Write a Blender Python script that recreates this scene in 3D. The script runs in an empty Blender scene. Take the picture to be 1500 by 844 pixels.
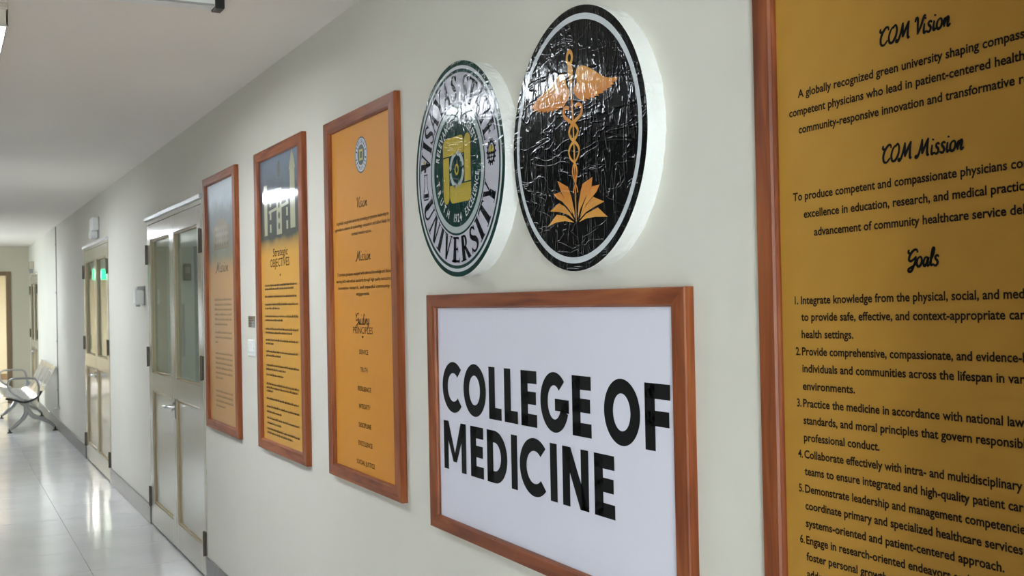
import bpy, bmesh, math, random
from mathutils import Vector, Matrix
random.seed(7)
PI = math.pi
sc = bpy.context.scene
COL = sc.collection

# ---------------------------------------------------------------- camera
cam = bpy.data.cameras.new('camera'); camo = bpy.data.objects.new('camera', cam); COL.objects.link(camo)
FW = Vector((0.45209, 0.89191, 0.01063)); RT = Vector((0.89188, -0.45184, -0.01982)); UP = Vector((0.01287, -0.01844, 0.99975))
M = Matrix((RT, UP, -FW)).transposed().to_4x4(); M.translation = Vector((-1.2821, 0, 1.5))
camo.matrix_world = M
cam.sensor_width = 36; cam.lens = 39.604; cam.clip_start = 0.02
cam.dof.use_dof = True; cam.dof.focus_distance = 2.4; cam.dof.aperture_fstop = 16
sc.camera = camo
# ---------------------------------------------------------------- world, exposure
w = bpy.data.worlds.new('world'); sc.world = w; w.use_nodes = True
bg = w.node_tree.nodes['Background']; bg.inputs[0].default_value = (0.84, 0.91, 1.0, 1); bg.inputs[1].default_value = 9.5
sc.view_settings.view_transform = 'Standard'; sc.view_settings.look = 'None'
sc.view_settings.exposure = 2.0; sc.view_settings.gamma = 1.0
NEAR = 11.0
LAMP = 12.0          # radiance of the ceiling diffusers
# ---------------------------------------------------------------- helpers
def clean(n): return n
def tag(o, label=None, cat=None, group=None, kind=None):
    if label: o['label'] = label
    if cat: o['category'] = cat
    if group: o['group'] = group
    if kind: o['kind'] = kind
    return o
def empty(name, loc=(0, 0, 0), parent=None):
    o = bpy.data.objects.new(name, None); o.empty_display_size = 0.1; COL.objects.link(o); o.location = loc
    if parent: o.parent = parent
    return o
WALLROT = Matrix(((0, 0, -1), (-1, 0, 0), (0, 1, 0)))     # local right -> -Y, up -> Z, out -> -X
def wall_empty(name, Y, z, X=0.0):
    o = empty(name); o.matrix_world = Matrix.Translation((X, Y, z)) @ WALLROT.to_4x4(); return o
class MB:
    def __init__(s): s.v = []; s.f = []; s.sm = []
    def add(s, vs, fs, smooth=False):
        b = len(s.v); s.v += [tuple(v) for v in vs]; s.f += [tuple(b + i for i in f) for f in fs]; s.sm += [smooth] * len(fs); return s
    def box(s, x0, x1, y0, y1, z0, z1, bev=0.0, seg=2):
        if bev <= 0:
            vs = [(x, y, z) for x in (x0, x1) for y in (y0, y1) for z in (z0, z1)]
            return s.add(vs, [(0, 1, 3, 2), (4, 6, 7, 5), (0, 4, 5, 1), (2, 3, 7, 6), (0, 2, 6, 4), (1, 5, 7, 3)])
        bm = bmesh.new(); bmesh.ops.create_cube(bm, size=1)
        for v in bm.verts:
            v.co = Vector(((x0 + x1) / 2 + v.co.x * (x1 - x0), (y0 + y1) / 2 + v.co.y * (y1 - y0), (z0 + z1) / 2 + v.co.z * (z1 - z0)))
        bmesh.ops.bevel(bm, geom=bm.edges[:], offset=bev, segments=seg, profile=0.5, affect='EDGES')
        bm.verts.index_update(); s.add([v.co[:] for v in bm.verts], [[v.index for v in f.verts] for f in bm.faces]); bm.free(); return s
    def prism(s, pts, h0, h1, bev=0):          # polygon (u,v) extruded along third axis
        n = len(pts)
        a = sum(pts[i][0] * pts[(i + 1) % n][1] - pts[(i + 1) % n][0] * pts[i][1] for i in range(n))
        if a < 0: pts = pts[::-1]
        vs = [(p[0], p[1], h0) for p in pts] + [(p[0], p[1], h1) for p in pts]
        fs = [tuple(range(n, 2 * n)), tuple(range(n - 1, -1, -1))] + [(i, (i + 1) % n, n + (i + 1) % n, n + i) for i in range(n)]
        return s.add(vs, fs)
    def tube(s, pts, r, n=12, caps=True, closed=False):
        pts = [Vector(p) for p in pts]; N = len(pts); rings = []
        rr = r if isinstance(r, (list, tuple)) else [r] * N
        up = None
        for i, p in enumerate(pts):
            if closed: t = pts[(i + 1) % N] - pts[i - 1]
            else: t = pts[min(i + 1, N - 1)] - pts[max(i - 1, 0)]
            t.normalize()
            if up is None:
                up = Vector((0, 0, 1)) if abs(t.z) < .9 else Vector((1, 0, 0))
            a = t.cross(up).normalized(); up = a.cross(t).normalized(); rings.append([p + (a * math.cos(2 * PI * k / n) + up * math.sin(2 * PI * k / n)) * rr[i] for k in range(n)])
        vs = [v for rg in rings for v in rg]; fs = []
        for i in range(N if closed else N - 1):
            j = (i + 1) % N
            for k in range(n): fs.append((i * n + k, i * n + (k + 1) % n, j * n + (k + 1) % n, j * n + k))
        s.add(vs, fs, True)
        if caps and not closed: s.add(rings[0], [tuple(range(n))]); s.add(rings[-1], [tuple(range(n - 1, -1, -1))])
        return s
    def cyl(s, c, axis, r, h0, h1, n=24, r2=None, smooth=True):
        r2 = r if r2 is None else r2
        ax = {'x': (1, 2, 0), 'y': (2, 0, 1), 'z': (0, 1, 2)}[axis]; vs = []
        for (h, q) in ((h0, r), (h1, r2)):
            for k in range(n):
                v = [0, 0, 0]; v[ax[0]] = c[ax[0]] + q * math.cos(2 * PI * k / n); v[ax[1]] = c[ax[1]] + q * math.sin(2 * PI * k / n); v[ax[2]] = c[ax[2]] + h; vs.append(v)
        s.add(vs, [(k, (k + 1) % n, n + (k + 1) % n, n + k) for k in range(n)], smooth)
        return s.add(vs, [tuple(range(n - 1, -1, -1)), tuple(range(n, 2 * n))])
    def build(s, name, mat, parent=None, tr=None):
        me = bpy.data.meshes.new(name); me.from_pydata(s.v, [], s.f); me.update()
        me.polygons.foreach_set('use_smooth', s.sm); me.materials.append(mat)
        o = bpy.data.objects.new(name, me); COL.objects.link(o)
        if parent: o.parent = parent
        return o
def B(*a, **k): return MB().box(*a, **k)
# ---------------------------------------------------------------- materials
def nt(name):
    m = bpy.data.materials.new(name); m.use_nodes = True; return m, m.node_tree.nodes, m.node_tree.links, m.node_tree.nodes['Principled BSDF']
def mat(name, col, rough=0.5, metal=0.0, coat=0.0, bump=0.0, bscale=(40, 40, 40), var=0.0, vscale=(4, 4, 4), emis=0, spec=0.5, coat_rough=0.05, detail=3):
    m, N, L, P = nt(name)
    P.inputs['Base Color'].default_value = (*col, 1); P.inputs['Roughness'].default_value = rough; P.inputs['Metallic'].default_value = metal
    P.inputs['Coat Weight'].default_value = coat; P.inputs['Coat Roughness'].default_value = coat_rough; P.inputs['Specular IOR Level'].default_value = spec
    if emis:
        P.inputs['Emission Color'].default_value = (*col, 1); P.inputs['Emission Strength'].default_value = emis
    tc = N.new('ShaderNodeTexCoord')
    if var:
        mp = N.new('ShaderNodeMapping'); mp.inputs['Scale'].default_value = vscale; L.new(tc.outputs['Object'], mp.inputs[0])
        nz = N.new('ShaderNodeTexNoise'); nz.inputs['Scale'].default_value = 1; nz.inputs['Detail'].default_value = 4; L.new(mp.outputs[0], nz.inputs[0])
        r = N.new('ShaderNodeValToRGB'); r.color_ramp.elements[0].position = .3; r.color_ramp.elements[1].position = .7
        r.color_ramp.elements[0].color = (*[c * (1 - var) for c in col], 1); r.color_ramp.elements[1].color = (*[min(1, c * (1 + var)) for c in col], 1)
        L.new(nz.outputs[0], r.inputs[0]); L.new(r.outputs[0], P.inputs['Base Color'])
    if bump:
        mp = N.new('ShaderNodeMapping'); mp.inputs['Scale'].default_value = bscale; L.new(tc.outputs['Object'], mp.inputs[0])
        nz = N.new('ShaderNodeTexNoise'); nz.inputs['Scale'].default_value = 1; nz.inputs['Detail'].default_value = detail; L.new(mp.outputs[0], nz.inputs[0])
        b = N.new('ShaderNodeBump'); b.inputs['Strength'].default_value = bump; b.inputs['Distance'].default_value = .01
        L.new(nz.outputs[0], b.inputs['Height']); L.new(b.outputs[0], P.inputs['Normal'])
        if coat: L.new(b.outputs[0], P.inputs['Coat Normal'])
    return m
def wood(name, sc_):
    m, N, L, P = nt(name)
    tc = N.new('ShaderNodeTexCoord'); mp = N.new('ShaderNodeMapping'); mp.inputs['Scale'].default_value = sc_; L.new(tc.outputs['Object'], mp.inputs[0])
    oi = N.new('ShaderNodeObjectInfo'); L.new(oi.outputs['Random'], mp.inputs['Location'])
    nz = N.new('ShaderNodeTexNoise'); nz.inputs['Scale'].default_value = 1; nz.inputs['Detail'].default_value = 6; nz.inputs['Distortion'].default_value = 1.2; L.new(mp.outputs[0], nz.inputs[0])
    r = N.new('ShaderNodeValToRGB'); e = r.color_ramp.elements
    e[0].position = .28; e[0].color = (.13, .028, .007, 1); e[1].position = .72; e[1].color = (.37, .115, .036, 1)
    k = r.color_ramp.elements.new(.5); k.color = (.25, .062, .017, 1)
    L.new(nz.outputs[0], r.inputs[0]); L.new(r.outputs[0], P.inputs['Base Color'])
    P.inputs['Roughness'].default_value = .42; P.inputs['Specular IOR Level'].default_value = .25; P.inputs['Coat Weight'].default_value = .12; P.inputs['Coat Roughness'].default_value = .25
    b = N.new('ShaderNodeBump'); b.inputs['Strength'].default_value = .15; b.inputs['Distance'].default_value = .004; L.new(nz.outputs[0], b.inputs['Height']); L.new(b.outputs[0], P.inputs['Normal'])
    return m
def glass(name, tint=(.93, .96, .95)):
    m, N, L, P = nt(name); N.remove(P)
    out = [n for n in N if n.type == 'OUTPUT_MATERIAL'][0]
    t = N.new('ShaderNodeBsdfTransparent'); t.inputs[0].default_value = (*tint, 1); g = N.new('ShaderNodeBsdfGlossy'); g.inputs['Roughness'].default_value = .01
    lw_ = N.new('ShaderNodeLayerWeight'); lw_.inputs[0].default_value = .5; pw = N.new('ShaderNodeMath'); pw.operation = 'POWER'; pw.inputs[1].default_value = 5; L.new(lw_.outputs['Facing'], pw.inputs[0]); fr = N.new('ShaderNodeMath'); fr.operation = 'MULTIPLY_ADD'; fr.inputs[1].default_value = .96; fr.inputs[2].default_value = .04; L.new(pw.outputs[0], fr.inputs[0]); mx = N.new('ShaderNodeMixShader')
    L.new(fr.outputs[0], mx.inputs[0]); L.new(t.outputs[0], mx.inputs[1]); L.new(g.outputs[0], mx.inputs[2]); L.new(mx.outputs[0], out.inputs[0]); return m
M_wall = mat('wall_paint', (.72, .69, .605), .75, bump=.12, bscale=(25, 25, 25), var=.025, vscale=(1.5, 1.5, 1.5), spec=.35)
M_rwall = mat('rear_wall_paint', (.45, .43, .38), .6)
M_lwall = mat('left_wall_paint', (.20, .18, .16), .6)  # unseen wall, darkened to cut bounce onto the big board
M_ceil = mat('ceiling_paint', (.82, .765, .70), .8, var=.02, vscale=(.8, .8, .8), bump=.05, bscale=(12, 12, 12))
M_end = mat('end_wall_paint', (.56, .52, .40), .6)
M_room = mat('room_paint', (.62, .66, .62), .7)
M_tile = mat('floor_tile_glaze', (.66, .66, .665), .12, spec=.5, var=.04, vscale=(3, 3, 3), bump=.02, bscale=(5, 5, 5))
M_grout = mat('grout', (.40, .39, .37), .9)
M_base = mat('baseboard_paint', (.17, .165, .16), .35, var=.1, vscale=(20, 20, 20))
M_door = mat('door_paint', (.46, .42, .325), .18, coat=.4, bump=.04, bscale=(9, 9, 9), coat_rough=.08)
M_bead = mat('door_bead_brown', (.36, .26, .13), .4)  # brown tone on the reveals around panels and panes
M_gap = mat('dark_gap', (.03, .03, .03), .8)
M_hinge = mat('bronze_hinge', (.10, .085, .065), .4, .7)
M_chrome = mat('chrome', (.72, .72, .72), .18, 1.0)
M_alu = mat('aluminium', (.70, .70, .72), .28, 1.0, bump=.3, bscale=(60, 200, 60))
M_white = mat('white_plastic', (.80, .80, .78), .3)
M_grey = mat('grey_plastic', (.35, .35, .34), .4)
M_black = mat('black_plastic', (.015, .015, .016), .35)
M_ink = mat('black_ink', (.004, .004, .004), .6, spec=.15)
M_bink = mat('brown_ink', (.012, .005, .002), .6, spec=.15)
M_brown = mat('brown_jamb_paint', (.20, .13, .07), .5)
M_woodv = wood('varnished_wood_upright', (26, 2.6, 26)); M_woodh = wood('varnished_wood_level', (2.6, 26, 26))
M_college = mat('white_tarpaulin', (.76, .745, .84), .42, bump=.10, bscale=(60, 5, 5), spec=.4)
M_foam = mat('white_foam', (.84, .84, .80), .8, bump=.25, bscale=(80, 80, 80))
M_lamp = mat('lamp_diffuser', (.86, .93, 1.0), .4, emis=LAMP)
M_rlamp = mat('room_fill_diffuser', (.95, .97, 1.0), .4, emis=14)
M_green = mat('green_exit_panel', (.01, .55, .16), .4, emis=1.6)
M_pict = mat('white_exit_pictogram', (.9, 1, .92), .4, emis=2.0)
M_pane = glass('clear_pane', (.80, .86, .83)); M_wpane = glass('window_pane')
M_fin = mat('louvre_white', (.75, .75, .75), .4)
def vinyl(name, col, relief=.00035, spec=.08):
    """glossy vinyl skin with stretched wrinkles"""
    m, N, L, P = nt(name)
    P.inputs['Base Color'].default_value = (*col, 1); P.inputs['Roughness'].default_value = .09; P.inputs['Specular IOR Level'].default_value = spec
    tc = N.new('ShaderNodeTexCoord'); hs = []
    def mth(op, x, v):
        q = N.new('ShaderNodeMath'); q.operation = op; L.new(x, q.inputs[0]); q.inputs[1].default_value = v; return q.outputs[0]
    for scl, amt, det, ridge in (((38, 9, 1), .8, 2, 14), ((9, 26, 1), .7, 2, 22), ((130, 70, 1), .30, 2, 0), ((16, 8, 1), .55, 1, 0)):
        mp = N.new('ShaderNodeMapping'); mp.inputs['Scale'].default_value = scl; mp.inputs['Location'].default_value = (scl[0] * .37, scl[1], 0); L.new(tc.outputs['Object'], mp.inputs[0])
        nz = N.new('ShaderNodeTexNoise'); nz.noise_dimensions = '2D'; nz.inputs['Scale'].default_value = 1; nz.inputs['Detail'].default_value = det; nz.inputs['Distortion'].default_value = .5
        L.new(mp.outputs[0], nz.inputs[0]); x = nz.outputs[0]
        if ridge:                                   # thin creases where the noise crosses its middle
            x = mth('SUBTRACT', x, .5); x = mth('ABSOLUTE', x, 0); x = mth('MULTIPLY', x, -2); x = mth('ADD', x, 1); x = mth('POWER', x, ridge)
        hs.append(mth('MULTIPLY', x, amt))
    a2 = None
    for x in hs:
        if a2 is None: prev = x; a2 = 1; continue
        q = N.new('ShaderNodeMath'); q.operation = 'ADD'; L.new(prev, q.inputs[0]); L.new(x, q.inputs[1]); prev = q.outputs[0]; a2 = q
    b = N.new('ShaderNodeBump'); b.inputs['Strength'].default_value = .8; b.inputs['Distance'].default_value = relief
    L.new(a2.outputs[0], b.inputs['Height']); L.new(b.outputs[0], P.inputs['Normal'])
    return m
V_green = vinyl('green_vinyl', (.012, .045, .035)); V_lilac = vinyl('lilac_white_vinyl', (.55, .53, .60)); V_silver = vinyl('silver_vinyl', (.45, .50, .50))
V_black = vinyl('black_vinyl', (.006, .0065, .007), .0007, .13); V_white = vinyl('white_vinyl', (.62, .64, .66)); V_yellow = vinyl('yellow_vinyl', (.50, .38, .06))
V_ink = vinyl('ink_vinyl', (.008, .009, .012))
def orange_vinyl():
    m = vinyl('orange_gradient_vinyl', (.72, .26, .06), .0005, .10); N = m.node_tree.nodes; L = m.node_tree.links; P = N['Principled BSDF']
    tc = N.new('ShaderNodeTexCoord'); sp = N.new('ShaderNodeSeparateXYZ'); L.new(tc.outputs['Object'], sp.inputs[0])
    mr = N.new('ShaderNodeMath'); mr.operation = 'PINGPONG'; mr.inputs[1].default_value = .09; ad = N.new('ShaderNodeMath'); ad.operation = 'ADD'; ad.inputs[1].default_value = .10
    L.new(sp.outputs[1], ad.inputs[0]); L.new(ad.outputs[0], mr.inputs[0])
    r = N.new('ShaderNodeValToRGB'); r.color_ramp.elements[0].position = 0; r.color_ramp.elements[0].color = (.62, .22, .045, 1); r.color_ramp.elements[1].position = .09; r.color_ramp.elements[1].color = (.70, .36, .08, 1)
    L.new(mr.outputs[0], r.inputs[0]); L.new(r.outputs[0], P.inputs['Base Color']); return m
V_orange = orange_vinyl()
def gold(name, c0, c1, pic=None, coat=.0, coat_rough=.05, h=1.2):
    """printed gold sheet: faint geometric tint in the lower part; pic = stops of the printed photograph at the top (height, colour)"""
    m, N, L, P = nt(name); tc = N.new('ShaderNodeTexCoord'); sp = N.new('ShaderNodeSeparateXYZ'); L.new(tc.outputs['Object'], sp.inputs[0])
    mp = N.new('ShaderNodeMapping'); mp.inputs['Rotation'].default_value = (0, 0, PI / 4); mp.inputs['Scale'].default_value = (9, 9, 1); L.new(tc.outputs['Object'], mp.inputs[0])
    ck = N.new('ShaderNodeTexWave'); ck.inputs['Scale'].default_value = .5; ck.inputs['Distortion'].default_value = 3; ck.inputs['Detail'].default_value = 1; L.new(mp.outputs[0], ck.inputs[0])
    mx = N.new('ShaderNodeMix'); mx.data_type = 'RGBA'; mx.inputs[6].default_value = (*c0, 1); mx.inputs[7].default_value = (*c1, 1)
    L.new(ck.outputs[1], mx.inputs[0]); last = mx.outputs[2]
    if pic:
        mr = N.new('ShaderNodeMapRange'); mr.inputs[1].default_value = -h / 2; mr.inputs[2].default_value = h / 2; L.new(sp.outputs[1], mr.inputs[0])
        nz = N.new('ShaderNodeTexNoise'); nz.inputs['Scale'].default_value = 9; nz.inputs['Detail'].default_value = 5; L.new(tc.outputs['Object'], nz.inputs[0])
        q = N.new('ShaderNodeMath'); q.operation = 'MULTIPLY_ADD'; q.inputs[1].default_value = .10; q.inputs[2].default_value = -.05; L.new(nz.outputs[0], q.inputs[0])
        s2 = N.new('ShaderNodeMath'); s2.operation = 'ADD'; L.new(mr.outputs[0], s2.inputs[0]); L.new(q.outputs[0], s2.inputs[1])
        r = N.new('ShaderNodeValToRGB'); e = r.color_ramp.elements
        while len(e) > 1: e.remove(e[0])
        e[0].position = pic[0][0]; e[0].color = (*pic[0][1], 1)
        for p_, c_ in pic[1:]: k = e.new(p_); k.color = (*c_, 1)
        L.new(s2.outputs[0], r.inputs[0])
        f = N.new('ShaderNodeMapRange'); f.inputs[1].default_value = pic[0][0] - .03; f.inputs[2].default_value = pic[0][0] + .03; L.new(mr.outputs[0], f.inputs[0])
        m2 = N.new('ShaderNodeMix'); m2.data_type = 'RGBA'; L.new(f.outputs[0], m2.inputs[0]); L.new(last, m2.inputs[6]); L.new(r.outputs[0], m2.inputs[7]); last = m2.outputs[2]
    L.new(last, P.inputs['Base Color']); P.inputs['Roughness'].default_value = .42; P.inputs['Specular IOR Level'].default_value = .15
    P.inputs['Coat Weight'].default_value = coat; P.inputs['Coat Roughness'].default_value = coat_rough
    return m
# ---------------------------------------------------------------- the shell
H = 2.53; LX = -2.6; Y0 = -6.0; YE = 19.9; T = .12
DOORS = [(6.26, 8.10, 2.09), (10.16, 12.00, 2.09), (18.12, 19.62, 2.03)]
def segs(lo, hi, cuts):
    out = []; a = lo
    for c in cuts: out.append((a, c[0])); a = c[1]
    out.append((a, hi)); return out
wr = MB()
for a, b in segs(Y0, YE, DOORS): wr.box(0, T, a, b, 0, H)
for a, b, z in DOORS: wr.box(0, T, a, b, z, H)
tag(wr.build('wall_right', M_wall), kind='structure')
WIN = [(-4.9, -1.9, .10, 2.42), (9.3, 9.7, 1.05, 1.6), (17.0, 18.0, .85, 1.7)]  # first opening: unseen window added behind the camera as key light
for nm, lo, hi, mt in (('wall_left', -.8, YE, M_lwall), ('wall_left_rear', Y0, -.8, M_rwall)):  # one unseen wall, dark ahead and lighter behind to shape the bounce
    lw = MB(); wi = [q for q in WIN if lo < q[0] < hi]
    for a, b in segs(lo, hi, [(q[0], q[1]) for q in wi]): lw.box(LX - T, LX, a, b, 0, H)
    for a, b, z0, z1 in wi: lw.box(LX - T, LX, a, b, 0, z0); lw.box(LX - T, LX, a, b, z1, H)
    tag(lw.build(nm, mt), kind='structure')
def window(i, cx, cy, z0, z1, hw, rot):
    wn = tag(empty('window_%d' % i, (cx, cy, z0)), kind='structure'); wn.rotation_euler = (0, 0, rot); hz = z1 - z0; fr = MB()
    for u0, u1, a0, a1 in ((-hw, -hw + .05, 0, hz), (hw - .05, hw, 0, hz), (-hw, hw, 0, .05), (-hw, hw, hz - .05, hz), (-.02, .02, 0, hz)): fr.box(-.03, .03, u0, u1, a0, a1)
    fr.build('window_frame', M_white, wn)
    for s_ in (-1, 1):
        u0, u1 = sorted((s_ * .02, s_ * (hw - .05))); B(-.003, .003, u0, u1, .05, hz - .05).build('pane', M_wpane, wn)
    pl = bpy.data.lights.new('portal', 'AREA'); pl.shape = 'RECTANGLE'; pl.size = hz; pl.size_y = 2 * hw; pl.cycles.is_portal = True
    po = bpy.data.objects.new('window_portal', pl); COL.objects.link(po); po.parent = wn; po.location = (-.10, 0, hz / 2); po.rotation_euler = (0, -PI / 2, 0)
for i, (a, b, z0, z1) in enumerate(WIN): window(i + 1, LX - .06, (a + b) / 2, z0, z1, (b - a) / 2, 0)
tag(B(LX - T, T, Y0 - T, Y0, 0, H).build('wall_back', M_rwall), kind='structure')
tag(B(LX - T, 3.6, Y0 - T, 27, H, H + .12).build('ceiling', M_ceil), kind='structure')
# floor slab with separate glazed tiles
flo = tag(B(LX - T, 3.6, Y0 - T, 27, -.12, -.004).build('floor', M_grout), kind='structure')
xs = [0.0]; x = -.54
while x > LX: xs.append(x); x -= .6
xs.append(LX); ys = [Y0]; y = 7.44 - .6 * 22
while y < YE:
    if y > Y0 + .05: ys.append(y)
    y += .6
ys.append(YE); cache = {}
for i in range(len(xs) - 1):
    for j in range(len(ys) - 1):
        wx = xs[i] - xs[i + 1]; wy = ys[j + 1] - ys[j]; key = (round(wx, 2), round(wy, 2)); g = .0012
        cx, cy = (xs[i] + xs[i + 1]) / 2, (ys[j] + ys[j + 1]) / 2
        if key not in cache:
            a, b = wx / 2 - g, wy / 2 - g; c = .0015
            mb = MB(); vs = [(-a, -b, -.004), (a, -b, -.004), (a, b, -.004), (-a, b, -.004), (-a + c, -b + c, 0), (a - c, -b + c, 0), (a - c, b - c, 0), (-a + c, b - c, 0)]
            mb.add(vs, [(4, 5, 6, 7), (0, 1, 5, 4), (1, 2, 6, 5), (2, 3, 7, 6), (3, 0, 4, 7)])
            o = mb.build('tile', M_tile, flo); cache[key] = o.data
        else:
            o = bpy.data.objects.new('tile', cache[key]); COL.objects.link(o); o.parent = flo
        o.location = (cx, cy, random.uniform(-.0003, 0))
# end wall with a doorway into a bright room
DX0, DX1, DZ = -1.30, -.34, 2.06
ew = MB(); ew.box(LX, DX0, YE, YE + T, 0, H).box(DX1, T, YE, YE + T, 0, H).box(DX0, DX1, YE, YE + T, DZ, H)
tag(ew.build('wall_end', M_end), kind='structure')
er = tag(MB().box(LX - T, .6, 26.6, 26.7, 0, H).box(.5, .6, YE + T, 26.6, 0, H).box(LX - T, LX, YE + T, 26.6, 0, H).build('wall_far_room', M_end), kind='structure')
tag(B(LX, .5, 26.57, 26.6, 0, .13).build('baseboard_far_room', M_brown), kind='structure')
d4 = tag(empty('door_4', ((DX0 + DX1) / 2, YE, 0)), kind='structure')
hw = (DX1 - DX0) / 2
B(hw - .005, hw + .065, -.02, T + .01, 0, DZ + .06, .004).build('jamb', M_brown, d4); B(-hw - .065, -hw + .005, -.02, T + .01, 0, DZ + .06, .004).build('jamb', M_brown, d4)
B(-hw + .005, hw - .005, -.02, T + .01, DZ - .005, DZ + .06, .004).build('lintel', M_brown, d4)
# baseboards
for i, (a, b) in enumerate(((.6, 6.26), (8.10, 10.16), (12.00, 18.12), (19.62, YE))):
    o = B(-.012, 0, a, b, 0, .13, .003).build('baseboard_right' if i == 0 else 'baseboard_right.%03d' % i, M_base); tag(o, kind='structure')
tag(B(LX, LX + .012, Y0, YE, 0, .13).build('baseboard_left', M_base), kind='structure')
# unseen column added past the big board to shade its right side
tag(B(-.55, 0, .08, .54, 0, H, .006).build('shade_column_1', mat('shade_column_paint', (.07, .045, .03), .5)), kind='structure')
# rooms behind the glazed doors
def room(a, b, x1, nm, partition=None):
    r = MB(); r.box(x1, x1 + .1, a, b, 0, H).box(T, x1, a - .1, a, 0, H).box(T, x1, b, b + .1, 0, H)
    tag(r.build(nm, M_room), kind='structure')
room(5.6, 8.75, 3.0, 'wall_side_room'); room(9.6, 13.6, 3.0, 'wall_middle_room'); room(17.4, 20.9, 2.0, 'wall_far_side_room')
# ---------------------------------------------------------------- ceiling lights
def ceiling_light(x, y0, y1, label, z=H, wdt=.26, m=None, grp='fluorescent ceiling lights along the corridor', along='y'):
    t = empty('ceiling_light', (x, (y0 + y1) / 2, z)); tag(t, label, 'ceiling light', grp if grp else None); hl = (y1 - y0) / 2; hw = wdt / 2
    hb = MB(); hb.box(-hw, hw, -hl, hl, -.022, 0, .003).box(-hw, -hw + .008, -hl, hl, -.075, -.022).box(hw - .008, hw, -hl, hl, -.075, -.022).box(-hw, hw, -hl, -hl + .012, -.08, -.022, .002).box(-hw, hw, hl - .012, hl, -.08, -.022, .002)
    hb.build('housing', mat('cream_enamel', (.62, .57, .48), .45), t)
    B(-hw + .009, hw - .009, -hl + .013, hl - .013, -.072, -.060).build('diffuser', m or M_lamp, t)
    for k in range(1, 10): yy = -hl + 2 * hl * k / 10; B(-hw + .009, hw - .009, yy - .002, yy + .002, -.0785, -.0745).build('louvre_fin', M_fin, t)
    return t
ceiling_light(-1.198, 4.115, 5.335, 'lit fluorescent ceiling light cut by the left edge, nearest the camera', grp=None, m=mat('near_diffuser', (.86, .93, 1.0), .4, emis=NEAR))
ceiling_light(-1.36, 9.2, 10.42, 'lit fluorescent ceiling light mid corridor, mirrored in the second tall board', grp=None)
ceiling_light(-1.36, 14.6, 15.82, 'lit fluorescent ceiling light over the far metal bench', grp=None)
for a, lb, e_ in ((-3.4, 'added unseen fill panel in the middle behind the camera', 4), (-5.2, 'added unseen fill panel at the rear end of the corridor', 4)):  # unseen panels added to brighten the near wall
    ceiling_light(-1.45, a, a + 1.2, lb, grp=None, wdt=.60, m=mat('fill_panel_diffuser', (.90, .95, 1.0), .4, emis=e_))
ceiling_light(1.6, 6.6, 7.4, 'added unseen light inside the room behind the near double door', m=M_rlamp, grp=None)  # unseen lamps added so the rooms look lit through the door glass
ceiling_light(1.6, 11.2, 12.2, 'added unseen light inside the room behind the middle double door', m=M_rlamp, grp=None)
ceiling_light(-.9, 22.2, 24.2, 'added unseen light in the room beyond the end doorway', m=mat('far_room_fill', (1, .97, .88), .4, emis=20), grp=None, wdt=.6)  # unseen lamp added to brighten the room past the doorway
t = tag(empty('tube_light', (-.425, 3.80, H)), 'unlit white batten light with a black end cap on the ceiling at the top edge', 'tube light')
B(-1.28, -.03, -.03, .03, -.034, 0, .004).build('batten', M_white, t); B(-.032, 0, -.033, .033, -.040, 0, .004).build('end_cap', M_black, t)
B(-.52, -.034, -.0335, -.0305, -.0335, -.027).build('edge_strip', M_grey, t)
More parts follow.
